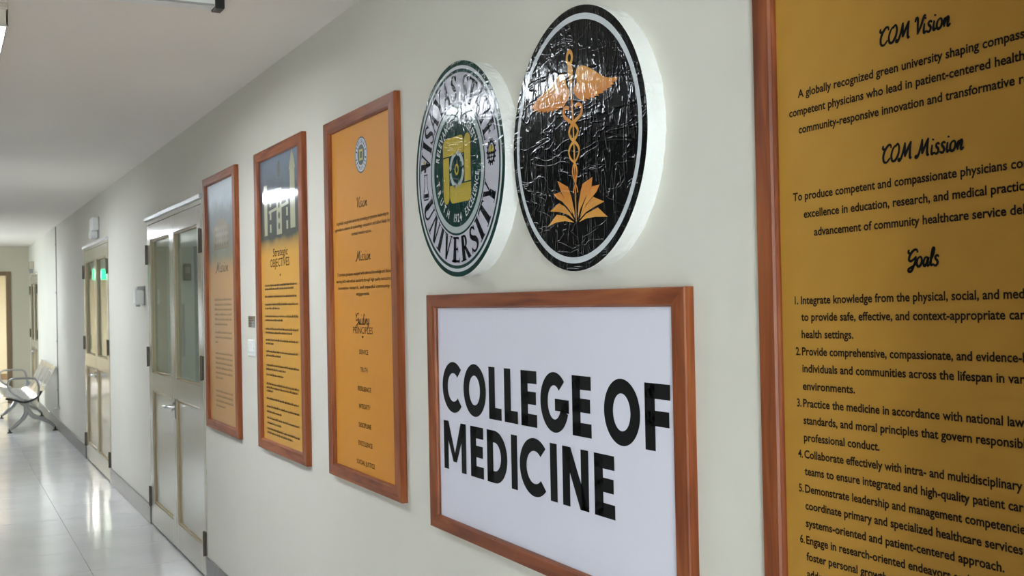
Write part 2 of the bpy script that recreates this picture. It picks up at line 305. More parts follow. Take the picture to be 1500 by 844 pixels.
# ---------------------------------------------------------------- doors
def door(idx, a, b, top, handle=True):
    t = tag(empty('door_%d' % idx, (0, (a + b) / 2, 0)), kind='structure'); W = (b - a) / 2
    fr = MB(); fr.box(-.004, T, -W, -W + .025, 0, top, .002).box(-.004, T, W - .025, W, 0, top, .002).box(-.004, T, -W + .025, W - .025, top - .025, top, .002)
    fr.build('door_frame', M_door, t)
    B(-.022, 0, -W - .01, W + .01, top, top + .026, .003).build('drip_strip', M_alu, t)
    B(.01, T, -W + .03, W - .03, 0, .008).build('shade_gap_strip', M_gap, t)  # dark strip stands in for the shaded gap under the leaves
    s_ = top / 2.09
    for sgn in (1, -1):                                   # +1: far leaf, -1: near leaf
        w0, w1 = .0015, W - .027                          # local from the meeting edge outward
        lf = MB(); st0, st1 = .075, .165                    # meeting stile, hinge stile
        z0, z1, z2, z3, z4 = .012, .17 * s_, .93 * s_, 1.055 * s_, 1.955 * s_; zt = top - .028
        F0, F1 = -.006, .036
        def bx(u0, u1, v0, v1, f0=F0, f1=F1, m=lf, bev=.0035):
            q0, q1 = sorted((sgn * u0, sgn * u1)); m.box(f0, f1, q0, q1, v0, v1, bev)
        bx(w0, st0, z0, zt); bx(w1 - st1 + .06, w1, z0, zt); i0, i1 = st0 - .002, w1 - st1 + .062
        bx(i0, i1, z0, z1); bx(i0, i1, z2, z3); bx(i0, i1, z4, zt)
        leaf = lf.build('door_leaf', M_door, t)
        pn = MB(); bx(i0 + .002, i1 - .002, z1 - .002, z2 + .002, .012, .026, pn, 0); pn.build('lower_panel', M_door, leaf)
        bd = MB(); 
        for (u0, u1, v0, v1) in ((i0 + .002, i0 + .014, z1, z2), (i1 - .014, i1 - .002, z1, z2), (i0 + .002, i0 + .012, z3, z4), (i1 - .012, i1 - .002, z3, z4)): bx(u0, u1, v0, v1, .002, .012, bd, 0)
        for (v0, v1) in ((z1, z1 + .010), (z2 - .010, z2), (z3, z3 + .010), (z4 - .010, z4)): bx(i0 + .014, i1 - .014, v0, v1, .002, .012, bd, 0)
        bd.build('glazing_bead', M_bead, leaf)
        gp = MB(); bx(i0 + .002, i1 - .002, z3 - .002, z4 + .002, .016, .020, gp, 0); gp.build('pane', M_pane, leaf)
        for zz in (.20, 1.16, 1.86):
            hm = MB(); q0, q1 = sorted((sgn * (W - .045), sgn * (W - .006))); hm.box(-.016, -.002, q0, q1, zz * s_ - .065, zz * s_ + .065, .002)
            hm.tube([(-.016, sgn * (W - .024), zz * s_ - .068), (-.016, sgn * (W - .024), zz * s_ + .068)], .007, 8); hm.build('hinge', M_hinge, leaf)
    h = MB(); zc = .885 * s_; yc = -.04
    h.box(-.012, -.006, yc - .028, yc + .028, zc - .075, zc + .06, .003).cyl((0, yc, zc), 'x', .027, -.03, -.008, 20)
    h.tube([(-.028, yc, zc), (-.052, yc, zc), (-.060, yc + .012, zc), (-.061, yc + .05, zc - .002), (-.058, yc + .125, zc - .006)], [.011, .011, .011, .0095, .008])
    h.build('door_handle', M_chrome, t)
for i, (a, b, z) in enumerate(DOORS): door(i + 1, a, b, z)
# ---------------------------------------------------------------- flat lettering helpers
def text_verts(body, offset=0.0, res=3, spacing=1.0):
    cu = bpy.data.curves.new('t', 'FONT'); cu.body = body; cu.resolution_u = res; cu.offset = offset; cu.space_character = spacing
    o = bpy.data.objects.new('t', cu); COL.objects.link(o); bpy.context.view_layer.update()
    dg = bpy.context.evaluated_depsgraph_get(); me = bpy.data.meshes.new_from_object(o.evaluated_get(dg))
    vs = [(v.co.x, v.co.y) for v in me.vertices]; fs = [tuple(p.vertices) for p in me.polygons]
    bpy.data.objects.remove(o); bpy.data.curves.remove(cu); bpy.data.meshes.remove(me)
    return vs, fs
def up_faces(vs, fs):
    out = []
    for f in fs:
        a = sum(vs[f[i]][0] * vs[f[(i + 1) % len(f)]][1] - vs[f[(i + 1) % len(f)]][0] * vs[f[i]][1] for i in range(len(f)))
        out.append(f if a > 0 else f[::-1])
    return out
def flat(mb, vs, fs, h, fn=lambda x, y: (x, y)):
    q = [fn(x, y) for x, y in vs]; mb.add([(x, y, h) for x, y in q], up_faces(q, fs)); return mb
def line(mb, body, u, v, sx, sy, h, align='l', offset=0.0, shear=0, res=3):
    vs, fs = text_verts(body, offset, res); x0 = min(a for a, b in vs); x1 = max(a for a, b in vs)
    dx = {'l': -x0, 'c': -(x0 + x1) / 2, 'r': -x1}[align]
    return flat(mb, vs, fs, h, lambda x, y: (u + (x + dx + shear * y) * sx, v + y * sy))
def stroke(pts, wd):
    """variable-width ribbon along pts; returns vs, fs"""
    n = len(pts); ws = wd if isinstance(wd, (list, tuple)) else [wd] * n; vs = []; fs = []
    for i, (x, y) in enumerate(pts):
        a = pts[max(i - 1, 0)]; b = pts[min(i + 1, n - 1)]; dx, dy = b[0] - a[0], b[1] - a[1]; l = math.hypot(dx, dy) or 1
        nx, ny = -dy / l * ws[i] / 2, dx / l * ws[i] / 2; vs += [(x + nx, y + ny), (x - nx, y - ny)]
        if i: fs.append((2 * i - 2, 2 * i - 1, 2 * i + 1, 2 * i))
    return vs, fs
def smooth(pts, k=6):
    out = []; n = len(pts)
    for i in range(n - 1):
        p0, p1, p2, p3 = pts[max(i - 1, 0)], pts[i], pts[i + 1], pts[min(i + 2, n - 1)]
        for j in range(k):
            t = j / k; out.append(tuple(.5 * (2 * p1[d] + (p2[d] - p0[d]) * t + (2 * p0[d] - 5 * p1[d] + 4 * p2[d] - p3[d]) * t * t + (3 * p1[d] - p0[d] - 3 * p2[d] + p3[d]) * t ** 3) for d in range(len(p1))))
    out.append(tuple(pts[-1])); return out
def join(parts):
    V = []; F = []
    for vs, fs in parts: b = len(V); V += vs; F += [tuple(b + i for i in f) for f in fs]
    return V, F
def ellring(cx, cy, rx, ry, wx, wy, a0=0, a1=360, n=48):
    vs = []; fs = []
    for i in range(n + 1):
        t = math.radians(a0 + (a1 - a0) * i / n); c, s = math.cos(t), math.sin(t); vs += [(cx + rx * c, cy + ry * s), (cx + (rx - wx) * c, cy + (ry - wy) * s)]
        if i: fs.append((2 * i - 2, 2 * i - 1, 2 * i + 1, 2 * i))
    return vs, fs
def rect(x0, x1, y0, y1): return [(x0, y0), (x1, y0), (x1, y1), (x0, y1)], [(0, 1, 2, 3)]
def poly(p): return list(p), [tuple(range(len(p)))]
def disc(cx, cy, r, n=24, ry=None): return poly([(cx + r * math.cos(2 * PI * i / n), cy + (ry or r) * math.sin(2 * PI * i / n)) for i in range(n)])
# bold geometric capitals, height 1
def bold(ch, w, s=.270):
    y = 1.0; b = .228
    if ch == 'O': return ellring(w / 2, .5, w / 2, .52, s, b)
    if ch == 'C': rx = w / 1.70; return ellring(rx, .5, rx, .52, s, b, 45, 315)
    if ch == 'G': return join([ellring(w / 2, .5, w / 2, .52, s, b, 45, 340), rect(w * .52, w, .36, .36 + b * .9), rect(w - s * .98, w, .34, .5)])
    if ch == 'L': return join([rect(0, s, 0, 1), rect(0, w, 0, b)])
    if ch == 'E': return join([rect(0, s, 0, 1), rect(0, w, 0, b), rect(0, w * .95, .40, .40 + b), rect(0, w, 1 - b, 1)])
    if ch == 'F': return join([rect(0, s, 0, 1), rect(0, w * .95, .37, .37 + b), rect(0, w, 1 - b, 1)])
    if ch == 'I': return rect(0, s * .92, 0, 1)
    if ch == 'N': return join([rect(0, s * .92, 0, 1), rect(w - s * .92, w, 0, 1), poly([(0, 1), (s * 1.05, 1), (w, 0), (w - s * 1.05, 0)])])
    if ch == 'M': q = s * .85; return join([rect(0, q, 0, 1), rect(w - q, w, 0, 1), poly([(0, 1), (q * 1.1, 1), (w / 2 + q * .38, .18), (w / 2 - q * .38, .18)]), poly([(w, 1), (w / 2 + q * .38, .18), (w / 2 - q * .38, .18), (w - q * 1.1, 1)])])
    if ch == 'D':
        vs = []; fs = []
        rx = w * .62; x0 = w - rx; n = 26
        r = ellring(x0, .5, rx, .5, s, b, -90, 90, n)
        return join([rect(0, s, 0, 1), rect(0, x0, 0, b), rect(0, x0, 1 - b, 1), r])
# ---------------------------------------------------------------- framed boards
def frame_members(t, w, h, st, rl, d=.022, seg=1):
    W, Hh = w / 2, h / 2
    for s in (-1, 1):
        m = MB(); o = [(s * W, -Hh), (s * W, Hh), (s * (W - st), Hh - rl), (s * (W - st), -Hh + rl)]; mould(m, o, d); m.build('frame_stile', M_woodv, t)
        m = MB(); o = [(-W, s * Hh), (W, s * Hh), (W - st, s * (Hh - rl)), (-W + st, s * (Hh - rl))]; mould(m, o, d); m.build('frame_rail', M_woodh, t)
def mould(m, q, d):
    """mitred member: outer edge q0-q1, inner edge q3-q2; eased outer edge and a stepped inner lip"""
    (a, b, c, e) = q
    def mix(p, r, t): return (p[0] + (r[0] - p[0]) * t, p[1] + (r[1] - p[1]) * t)
    prof = [(0, 0), (0, d - .003), (.05, d), (.86, d), (.93, d - .004), (.95, d - .004), (1, d - .009), (1, 0)]
    vs = []
    for (k, h) in prof: p = mix(a, e, k); r = mix(b, c, k); vs += [(*p, h), (*r, h)]
    n = len(prof); fs = [(2 * i, 2 * i + 1, 2 * ((i + 1) % n) + 1, 2 * ((i + 1) % n)) for i in range(n)]
    area = (b[0] - a[0]) * (e[1] - a[1]) - (b[1] - a[1]) * (e[0] - a[0])
    fs += [tuple(2 * i for i in range(n)), tuple(2 * i + 1 for i in range(n - 1, -1, -1))]
    if area > 0: fs = [f[::-1] for f in fs]
    m.add(vs, fs)
HF = .0088
def scribble(mb, u0, u1, v, hgt, rnd, h=HF + .0005):
    """one line of print too small to read: tiny word-shaped marks"""
    u = u0
    while u < u1:
        wl = rnd.uniform(.012, .034); e = min(u + wl, u1)
        k = u
        while k < e - .002:
            a = rnd.uniform(.0022, .0038); t_ = hgt * rnd.choice((.62, .62, .7, 1.0)); flat(mb, *rect(k, min(k + a, e), v, v + t_), h); k += a + .0011
        u = e + .0055
# --- script headings as brush strokes: letter -> list of strokes (x,y), advance
SCR = {
 'C': ([[(.62, .80), (.58, .98), (.40, 1.0), (.16, .72), (.06, .35), (.14, .04), (.36, -.02), (.60, .22)], [(.02, 1.02), (-.02, .86), (.12, .78), (.26, .84)]], .62),
 'O': ([[(.46, .98), (.18, .78), (.06, .36), (.16, .02), (.38, .02), (.58, .34), (.62, .76), (.48, 1.0), (.34, .82)]], .68),
 'M': ([[(.02, .12), (-.06, .0), (.06, -.04), (.22, .30), (.36, 1.0)], [(.36, 1.0), (.40, .40), (.42, .12)], [(.42, .12), (.62, .62), (.80, 1.0)], [(.80, 1.0), (.76, .45), (.80, .02), (.92, .06)]], 1.0),
 'V': ([[(.0, .78), (.04, .98), (.16, .96), (.20, .5), (.22, .02)], [(.22, .02), (.44, .5), (.60, 1.0), (.72, .96)]], .56),
 'G': ([[(.66, .82), (.58, 1.0), (.36, .98), (.14, .72), (.08, .44), (.22, .34), (.44, .46), (.58, .62)], [(.58, .62), (.50, .2), (.34, -.22), (.14, -.28), (.10, -.14), (.34, .0), (.62, .16)], [(.04, 1.04), (.0, .88), (.12, .80), (.24, .86)]], .62),
 'Q': ([[(.46, .98), (.18, .78), (.06, .36), (.16, .02), (.38, .02), (.58, .34), (.62, .76), (.48, 1.0)], [(.3, .2), (.5, .0), (.72, .0)]], .72),
 'i': ([[(.10, .56), (.08, .16), (.14, .0), (.26, .10)], [(.13, .80), (.15, .90)]], .27),
 's': ([[(.36, .50), (.24, .60), (.12, .52), (.14, .40), (.26, .28), (.30, .14), (.20, .0), (.06, .04), (.0, .12)]], .40),
 'o': ([[(.24, .58), (.08, .46), (.03, .20), (.14, .0), (.30, .06), (.38, .30), (.32, .52), (.20, .58)]], .46),
 'n': ([[(.0, .12), (.12, .54), (.08, .0)], [(.08, .1), (.26, .52), (.34, .46), (.30, .12), (.36, .0), (.50, .12)]], .44),
 'a': ([[(.34, .50), (.14, .50), (.04, .18), (.14, .0), (.28, .20), (.36, .52), (.32, .12), (.38, .0), (.50, .12)]], .45),
 'l': ([[(.0, .14), (.22, .62), (.26, 1.0), (.16, .98), (.10, .4), (.14, .02), (.28, .10)]], .27),
 'u': ([[(.0, .14), (.10, .52), (.08, .12), (.18, .0), (.32, .5), (.30, .1), (.36, .0), (.48, .12)]], .43),
 'd': ([[(.32, .48), (.14, .50), (.04, .18), (.14, .0), (.28, .20), (.42, 1.0), (.34, .12), (.40, .0), (.50, .12)]], .46),
 'g': ([[(.34, .50), (.14, .50), (.04, .18), (.14, .02), (.28, .20), (.36, .50), (.26, -.2), (.10, -.34), (.06, -.2), (.46, .14)]], .45),
 ' ': ([], .26)}
def script(mb, txt, u0, u1, v, hgt, h, wd=.13, slope=0.0):
    tot = sum(SCR[c][1] for c in txt); sx = (u1 - u0) / tot; x = 0
    for c in txt:
        for st in SCR[c][0]:
            p = smooth([(a + .12 * b, b) for a, b in st], 4); n = len(p); ws = [wd * (.45 + .65 * abs(math.sin(PI * (.12 + .76 * i / (n - 1))))) for i in range(n)]
            flat(mb, *stroke([(a * 1.0, b) for a, b in p], ws), h + random.uniform(0, .00008), lambda X_, Y_, x=x: (u0 + (x + X_) * sx, v + Y_ * hgt + slope * (x + X_) * sx))
        x += SCR[c][1]
# ---- tall board helper
def tall_board(Ya, Yb, za, zb, label, printm, st=.062, rl=.045):
    t = wall_empty('framed_board', (Ya + Yb) / 2, (za + zb) / 2); tag(t, label, 'board'); w_, h_ = Yb - Ya, zb - za
    frame_members(t, w_, h_, st, rl)
    B(-w_ / 2 + st - .004, w_ / 2 - st + .004, -h_ / 2 + rl - .004, h_ / 2 - rl + .004, .001, HF).build('printed_sheet', printm, t)
    return t, w_, h_
gA = (.66, .275, .035); gB = (.665, .279, .036)
G1 = gold('gold_print_pale', (.58, .31, .10), (.585, .315, .10), [(.66, (.35, .27, .13)), (.71, (.18, .18, .12)), (.80, (.09, .11, .09)), (.88, (.12, .15, .15)), (.93, (.36, .44, .50)), (.98, (.50, .58, .64))], coat=.6, coat_rough=.32)  # paler gold than the other sheets, under a rougher coat
G2 = gold('gold_print_photo', (.68, .34, .04), (.685, .344, .041), [(.69, (.30, .20, .05)), (.72, (.05, .06, .05)), (.84, (.035, .045, .04)), (.90, (.08, .11, .14)), (1.0, (.15, .20, .27))], coat=.6, coat_rough=.06)
G3 = gold('gold_print_plain', gA, gB, coat=.08, coat_rough=.3)
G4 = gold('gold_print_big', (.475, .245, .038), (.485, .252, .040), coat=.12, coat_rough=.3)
rnd = random.Random(3)
# board 1 (farthest)
def stuff(o): o['kind'] = 'stuff'; return o
t, w_, h_ = tall_board(5.410, 6.148, .858, 2.178, 'tall wood-framed gold board with a pale sky photo, farthest, beside the near double door', G1)
m = MB(); flat(m, *poly([(-.16, .27), (.18, .27), (.19, .39), (.10, .39), (.10, .42), (.04, .42), (.02, .445), (-.02, .42), (-.08, .42), (-.08, .39), (-.15, .39)]), HF + .0004)
m.build('printed_building', mat('tan_print', (.34, .27, .16), .4, coat=1, coat_rough=.1), t)
m = MB()
for r_ in range(3):
    for k in range(6): flat(m, *rect(-.13 + .052 * k, -.10 + .052 * k, .285 + .034 * r_, .303 + .034 * r_), HF + .0007)
stuff(m.build('printed_windows', mat('tan_print_dark', (.14, .12, .07), .4, coat=1, coat_rough=.1), t))
m = MB(); script(m, 'Mission', -.12, .15, .155, .05, HF + .0005, .12); stuff(m.build('heading_lettering', mat('pale_ink', (.16, .10, .05), .5), t))
FI = mat('pale_brown_ink', (.20, .12, .05), .5)  # paler ink than on the other boards
for v0, grp, last in ((.008, 6, .12), (-.160, 3, -.1), (-.268, 6, .0), (-.463, 4, .05)):
    m = MB()
    for k in range(grp): scribble(m, -.165, .215 if k < grp - 1 else last, v0 - k * .0252, .0125, rnd)
    stuff(m.build('paragraph_lettering', FI, t))
# board 2
t, w_, h_ = tall_board(4.284, 5.036, .866, 2.176, 'tall wood-framed gold board with a dark tower photo on top, middle of the three', G2)
MT = mat('cream_print', (.42, .40, .24), .4, coat=1, coat_rough=.08); MD = mat('dark_print', (.05, .06, .05), .4, coat=1)
for a, b, c, d in ((-.245, -.195, .28, .50), (-.045, .035, .275, .47), (.165, .235, .29, .53)): m = MB(); flat(m, *rect(a, b, c, d), HF + .0004); m.build('printed_tower', MT, t)
m = MB(); flat(m, *poly([(.155, .53), (.175, .575), (.20, .61), (.225, .575), (.245, .53)]), HF + .0004); m.build('printed_roof', MT, t)
m = MB()
for a, b in ((-.155, -.13), (.105, .13)):
    for c in (.29, .345, .40): flat(m, *rect(a, b, c, c + .035), HF + .0004)
stuff(m.build('printed_columns', MT, t))
m = MB(); flat(m, *stroke([(-.17, .378), (.14, .398)], .012), HF + .0005); m.build('printed_beam', MT, t)
m = MB(); flat(m, *disc(0, .55, .026, 20, .036), HF + .0005); m.build('seal_mark', MD, t)
m = MB()
for vv in (.31, .355, .40, .44): flat(m, *disc(-.005, vv, .016, 12, .015), HF + .0008)
stuff(m.build('printed_windows', MD, t))
def fitline(m, txt, u0, u1, v, cap, shear=0, res=2, off=0.0, h=HF + .0005, sl=0.0):
    vs, fs = text_verts(txt, off, res); x0 = min(a for a, b in vs); x1 = max(a for a, b in vs); k = (u1 - u0) / (x1 - x0)
    flat(m, vs, fs, h, lambda x, y: (u0 + (x - x0) * k + shear * y * cap, v + y * cap / .69))
m = MB(); fitline(m, 'Strategic', -.115, .115, .185, .034, .15); m.build('heading_lettering', M_bink, t)
m = MB(); fitline(m, 'OBJECTIVES', -.16, .14, .140, .035); m.build('heading_lettering', M_bink, t)
m = MB(); flat(m, *poly([(-.012, .108), (.008, .108), (-.002, .096)]), HF + .0005); m.build('arrow_mark', M_bink, t)
for rows in (((.058, .24), (.043, .195)), ((.010, .236),), ((-.024, .25), (-.041, -.02)), ((-.075, .255), (-.092, .02)), ((-.130, .25), (-.146, .16)), ((-.178, .25), (-.194, -.12)), ((-.228, .24), (-.246, -.02)), ((-.288, .25), (-.306, .06)), ((-.330, .02),), ((-.370, .25), (-.386, .23), (-.401, -.15)), ((-.434, .24),), ((-.469, .25), (-.492, -.02)), ((-.519, .24), (-.541, -.03)), ((-.566, .25), (-.583, .15))):
    m = MB()
    for v, e in rows: scribble(m, -.258, e, v, .0105, rnd)
    stuff(m.build('paragraph_lettering', M_bink, t))
# board 3
t3, w_, h_ = tall_board(3.272, 4.000, .877, 2.158, 'tall wood-framed plain gold board with a small round seal on top, beside the seal emblem', G3, st=.06)
def seal_rings(parent, s, u, v, h):
    """small printed seal"""
    m = MB(); flat(m, *ellring(u, v, s, s, s * .08, s * .08), h); flat(m, *disc(u, v, s * .56, 32), h + .0002); m.build('seal_rings', M_seal_g, parent)
    m = MB(); flat(m, *ellring(u, v, s * .92, s * .92, s * .34, s * .34), h); m.build('seal_band', M_seal_w, parent)
    m = MB()
    for k in range(22):
        a = 2 * PI * k / 22
        if k in (0, 11): continue
        c, q = math.cos(a), math.sin(a); flat(m, *stroke([(u + c * s * .64, v + q * s * .64), (u + c * s * .86, v + q * s * .86)], s * .07), h + .0003)
    m.build('seal_lettering', M_ink, parent)
    m = MB(); flat(m, *join([rect(u - .3 * s, u + .16 * s, v + .18 * s, v + .3 * s), rect(u + .18 * s, u + .3 * s, v - .18 * s, v + .3 * s), rect(u - .16 * s, u + .3 * s, v - .3 * s, v - .18 * s), rect(u - .3 * s, u - .18 * s, v - .3 * s, v + .18 * s)]), h + .0004)
    m.build('seal_mark', M_seal_y, parent)
M_seal_g = mat('seal_green_print', (.015, .05, .05), .45); M_seal_w = mat('seal_white_print', (.55, .58, .66), .45); M_seal_y = mat('seal_yellow_print', (.5, .42, .12), .45)
seal_rings(t3, .062, .015, .484, HF + .0004)
for a in (('Vision', -.042, .064, .308, .034), ('Mission', -.056, .088, .127, .034), ('Guiding', -.073, .068, -.091, .038)): m = MB(); script(m, *a, HF + .0005, .085); m.build('heading_lettering', M_bink, t3)
m = MB(); fitline(m, 'PRINCIPLES', -.10, .10, -.122, .023); m.build('heading_lettering', M_bink, t3)
m = MB(); flat(m, *poly([(-.014, -.130), (.010, -.130), (-.002, -.138)]), HF + .0005); m.build('arrow_mark', M_bink, t3)
for grp in ((("A globally recognized university providing progressive leadership in", .262, -.262, .264), ("agriculture, science & technology, education and allied fields for", .240, -.279, .282), ("societal transformation.", .217, -.099, .105)),
            (("To produce graduates equipped with advanced knowledge and lifelong", .079, -.264, .287), ("learning skills with ethical standards through high quality instruction,", .055, -.276, .279), ("innovative research, and impactful community", .031, -.255, .265), ("engagements.", .009, -.060, .075))):
    m = MB()
    for s_, v, a, b in grp: fitline(m, s_, a, b, v, .0115, off=.01)
    m.build('paragraph_lettering', M_bink, t3)
for s_, v, a in (('SERVICE', -.191, .046), ('TRUTH', -.251, .036), ('RESILIENCE', -.316, .067), ('INTEGRITY', -.376, .057), ('DISCIPLINE', -.440, .062), ('EXCELLENCE', -.503, .071), ('SOCIAL JUSTICE', -.568, .091)):
    m = MB(); fitline(m, s_, .005 - a, .005 + a, v - .001, .0155, off=.01); m.build('value_lettering', M_bink, t3)
# ---- COLLEGE OF MEDICINE board
Ya, Yb, za, zb = 1.763, 3.042, .849, 1.5195
t = wall_empty('framed_sign', (Ya + Yb) / 2, (za + zb) / 2); tag(t, 'wide white sign in a wood frame reading COLLEGE OF MEDICINE, under the round emblems', 'sign')
frame_members(t, Yb - Ya, zb - za, .051, .039)
B(-(Yb - Ya) / 2 + .054, (Yb - Ya) / 2 - .054, -(zb - za) / 2 + .036, (zb - za) / 2 - .036, .001, HF).build('printed_sheet', M_college, t)
yc, zc = (Ya + Yb) / 2, (za + zb) / 2
letters = [('C', 2.9475, .128, 0), ('O', 2.8044, .1415, 0), ('L', 2.645, .073, 0), ('L', 2.555, .074, 0), ('E', 2.463, .083, 0), ('G', 2.3622, .136, 0), ('E', 2.211, .0835, 0), ('O', 2.0742, .1405, 0), ('F', 1.9164, .0905, 0),
           ('M', 2.9445, .150, 1), ('E', 2.7655, .0815, 1), ('D', 2.6625, .118, 1), ('I', 2.5225, .035, 1), ('C', 2.4765, .134, 1), ('I', 2.3205, .035, 1), ('N', 2.2615, .117, 1), ('E', 2.1205, .0835, 1)]
for ch, Y, wd, row in letters:
    Y *= 1.0045; wd *= 1.0045; hgt = .1361; base = (1.1911 if row == 0 else 1.0264) - zc; vs, fs = bold(ch, wd / hgt); m = MB()
    flat(m, vs, fs, HF + .0006, lambda x, y: ((yc - Y) + x * hgt, base + y * hgt)); m.build('letter_' + ch.lower(), M_ink, t)
# ---- the big gold board at the right
Ya, Yb, za, zb = .80, 1.547, .45, 2.30
t = wall_empty('framed_board', (Ya + Yb) / 2, (za + zb) / 2); tag(t, 'large wood-framed gold board with vision, mission and goals text, at the right edge', 'board')
frame_members(t, Yb - Ya, zb - za, .048, .045)
B(-(Yb - Ya) / 2 + .044, (Yb - Ya) / 2 - .044, -(zb - za) / 2 + .041, (zb - za) / 2 - .041, .001, HF).build('printed_sheet', G4, t)
yc, zc = (Ya + Yb) / 2, (za + zb) / 2; HT = HF + .0005
def bl(parts, body, Yl, z, prefix=None, Ye=None, sx=.0194, sy=.0187, slope=.012):
    if prefix:
        vs, _ = text_verts(prefix, 0, 2); sx = (Yl - Ye) / (max(a for a, b in vs) - min(a for a, b in vs))
    Yl *= 1.0045; sx *= 1.0045; z = 1.5 + (z - 1.5) * 1.0045
    vs, fs = text_verts(body, .024, 3); x0 = min(a for a, b in vs)
    flat(parts, vs, fs, HT, lambda x, y: ((yc - Yl) + (x - x0) * sx, z - zc + y * sy + slope * (x - x0) * sx))
m = MB()
script(m, 'COM Vision', yc - 1.264, yc - 1.131, 1.8735 - zc, .0245, HT, .16, .01)
m.build('heading_lettering', M_ink, t); m = MB(); script(m, 'COM Mission', yc - 1.264, yc - 1.113, 1.6965 - zc, .0245, HT, .16, .01)
m.build('heading_lettering', M_ink, t); m = MB(); script(m, 'Goals', yc - 1.219, yc - 1.160, 1.537 - zc, .0245, HT, .16, .01)
m.build('heading_lettering', M_ink, t)
m = MB()
bl(m, "A globally recognized green university shaping compassionate", 1.4414, 1.8245, "A globally recognized green university shaping compass", 1.0052)
bl(m, "competent physicians who lead in patient-centered healthcare", 1.4634, 1.7955, "competent physicians who lead in patient-centered health", 1.0059)
bl(m, "community-responsive innovation and transformative research.", 1.4413, 1.7655, "community-responsive innovation and transformative", 1.0218)
m.build('vision_lettering', M_bink, t); m = MB()
bl(m, "To produce competent and compassionate physicians committed", 1.4587, 1.6552, "To produce competent and compassionate physicians", 1.037)
bl(m, "excellence in education, research, and medical practice and", 1.4336, 1.6255, "excellence in education, research, and medical", 1.0709)
bl(m, "advancement of community healthcare service delivery.", 1.41, 1.595, "advancement of community healthcare service", 1.0402)
m.build('mission_lettering', M_bink, t); m = MB()
GL = [("1.", "Integrate knowledge from the physical, social, and medical", "Integrate knowledge from the physical, social, and med", 1.0149, 1.4838),
 ("", "to provide safe, effective, and context-appropriate care in all", "to provide safe, effective, and context-appropriate", 1.0455, 1.4562), ("", "health settings.", "health settings.", 1.3277, 1.4278),
 ("2.", "Provide comprehensive, compassionate, and evidence-based", "Provide comprehensive, compassionate, and evidence", 1.0273, 1.3995), ("", "individuals and communities across the lifespan in various", "individuals and communities across the lifespan in", 1.0495, 1.3715),
 ("", "environments.", "environments.", 1.3268, 1.3425), ("3.", "Practice the medicine in accordance with national laws,", "Practice the medicine in accordance with national", 1.0534, 1.3142), ("", "standards, and moral principles that govern responsible", "standards, and moral principles that govern", 1.1053, 1.2862),
 ("", "professional conduct.", "professional conduct.", 1.2779, 1.2580), ("4.", "Collaborate effectively with intra- and multidisciplinary", None, 0, 1.2300), ("", "teams to ensure integrated and high-quality patient care.", None, 0, 1.2021),
 ("5.", "Demonstrate leadership and management competencies", None, 0, 1.1732), ("", "coordinate primary and specialized healthcare services", None, 0, 1.1456), ("", "systems-oriented and patient-centered approach.", "systems-oriented and patient-centered approach.", 1.0569, 1.1168),
 ("6.", "Engage in research-oriented endeavors and activities to", None, 0, 1.0888), ("", "foster personal growth, professional development and", None, 0, 1.0618), ("", "address the health needs of the community.", None, 0, 1.0335)]
for num, body, pre, ye, z in GL:
    bl(m, body, 1.4452, z, pre, ye, sx=.0190)
    if num: bl(m, num, 1.4600, z - .0002, sx=.0165)
m.build('goals_lettering', M_bink, t)
# ---------------------------------------------------------------- round foam emblems
R = .288; TH = .045
def emblem_base(name, Y, z, label, skin):
    t = wall_empty(name, Y, z); tag(t, label, 'emblem'); m = MB(); n = 96; rnd = random.Random(int(Y * 100)); rings = []
    for k, h in enumerate((0, TH * .33, TH * .66, TH - .001)):
        rings += [((R + (rnd.uniform(-.0022, .0012) if k < 2 else rnd.uniform(-.0006, .0004))) * math.cos(2 * PI * i / n), (R + (rnd.uniform(-.0022, .0012) if k < 2 else 0)) * math.sin(2 * PI * i / n), h) for i in range(n)]
    fs = [(k * n + i, k * n + (i + 1) % n, (k + 1) * n + (i + 1) % n, (k + 1) * n + i) for k in range(3) for i in range(n)] + [tuple(range(3 * n, 4 * n)), tuple(range(n - 1, -1, -1))]
    m.add(rings, fs); m.build('foam_disc', M_foam, t)
    m = MB(); vs, fs = disc(0, 0, R, 96); m.prism(vs, TH - .001, TH); m.build('vinyl_skin', skin, t)
    return t
def ring(t, name, r0, r1, mat_, h): m = MB(); flat(m, *ellring(0, 0, r0 * R, r0 * R, (r0 - r1) * R, (r0 - r1) * R, n=96), h); return m.build(name, mat_, t)
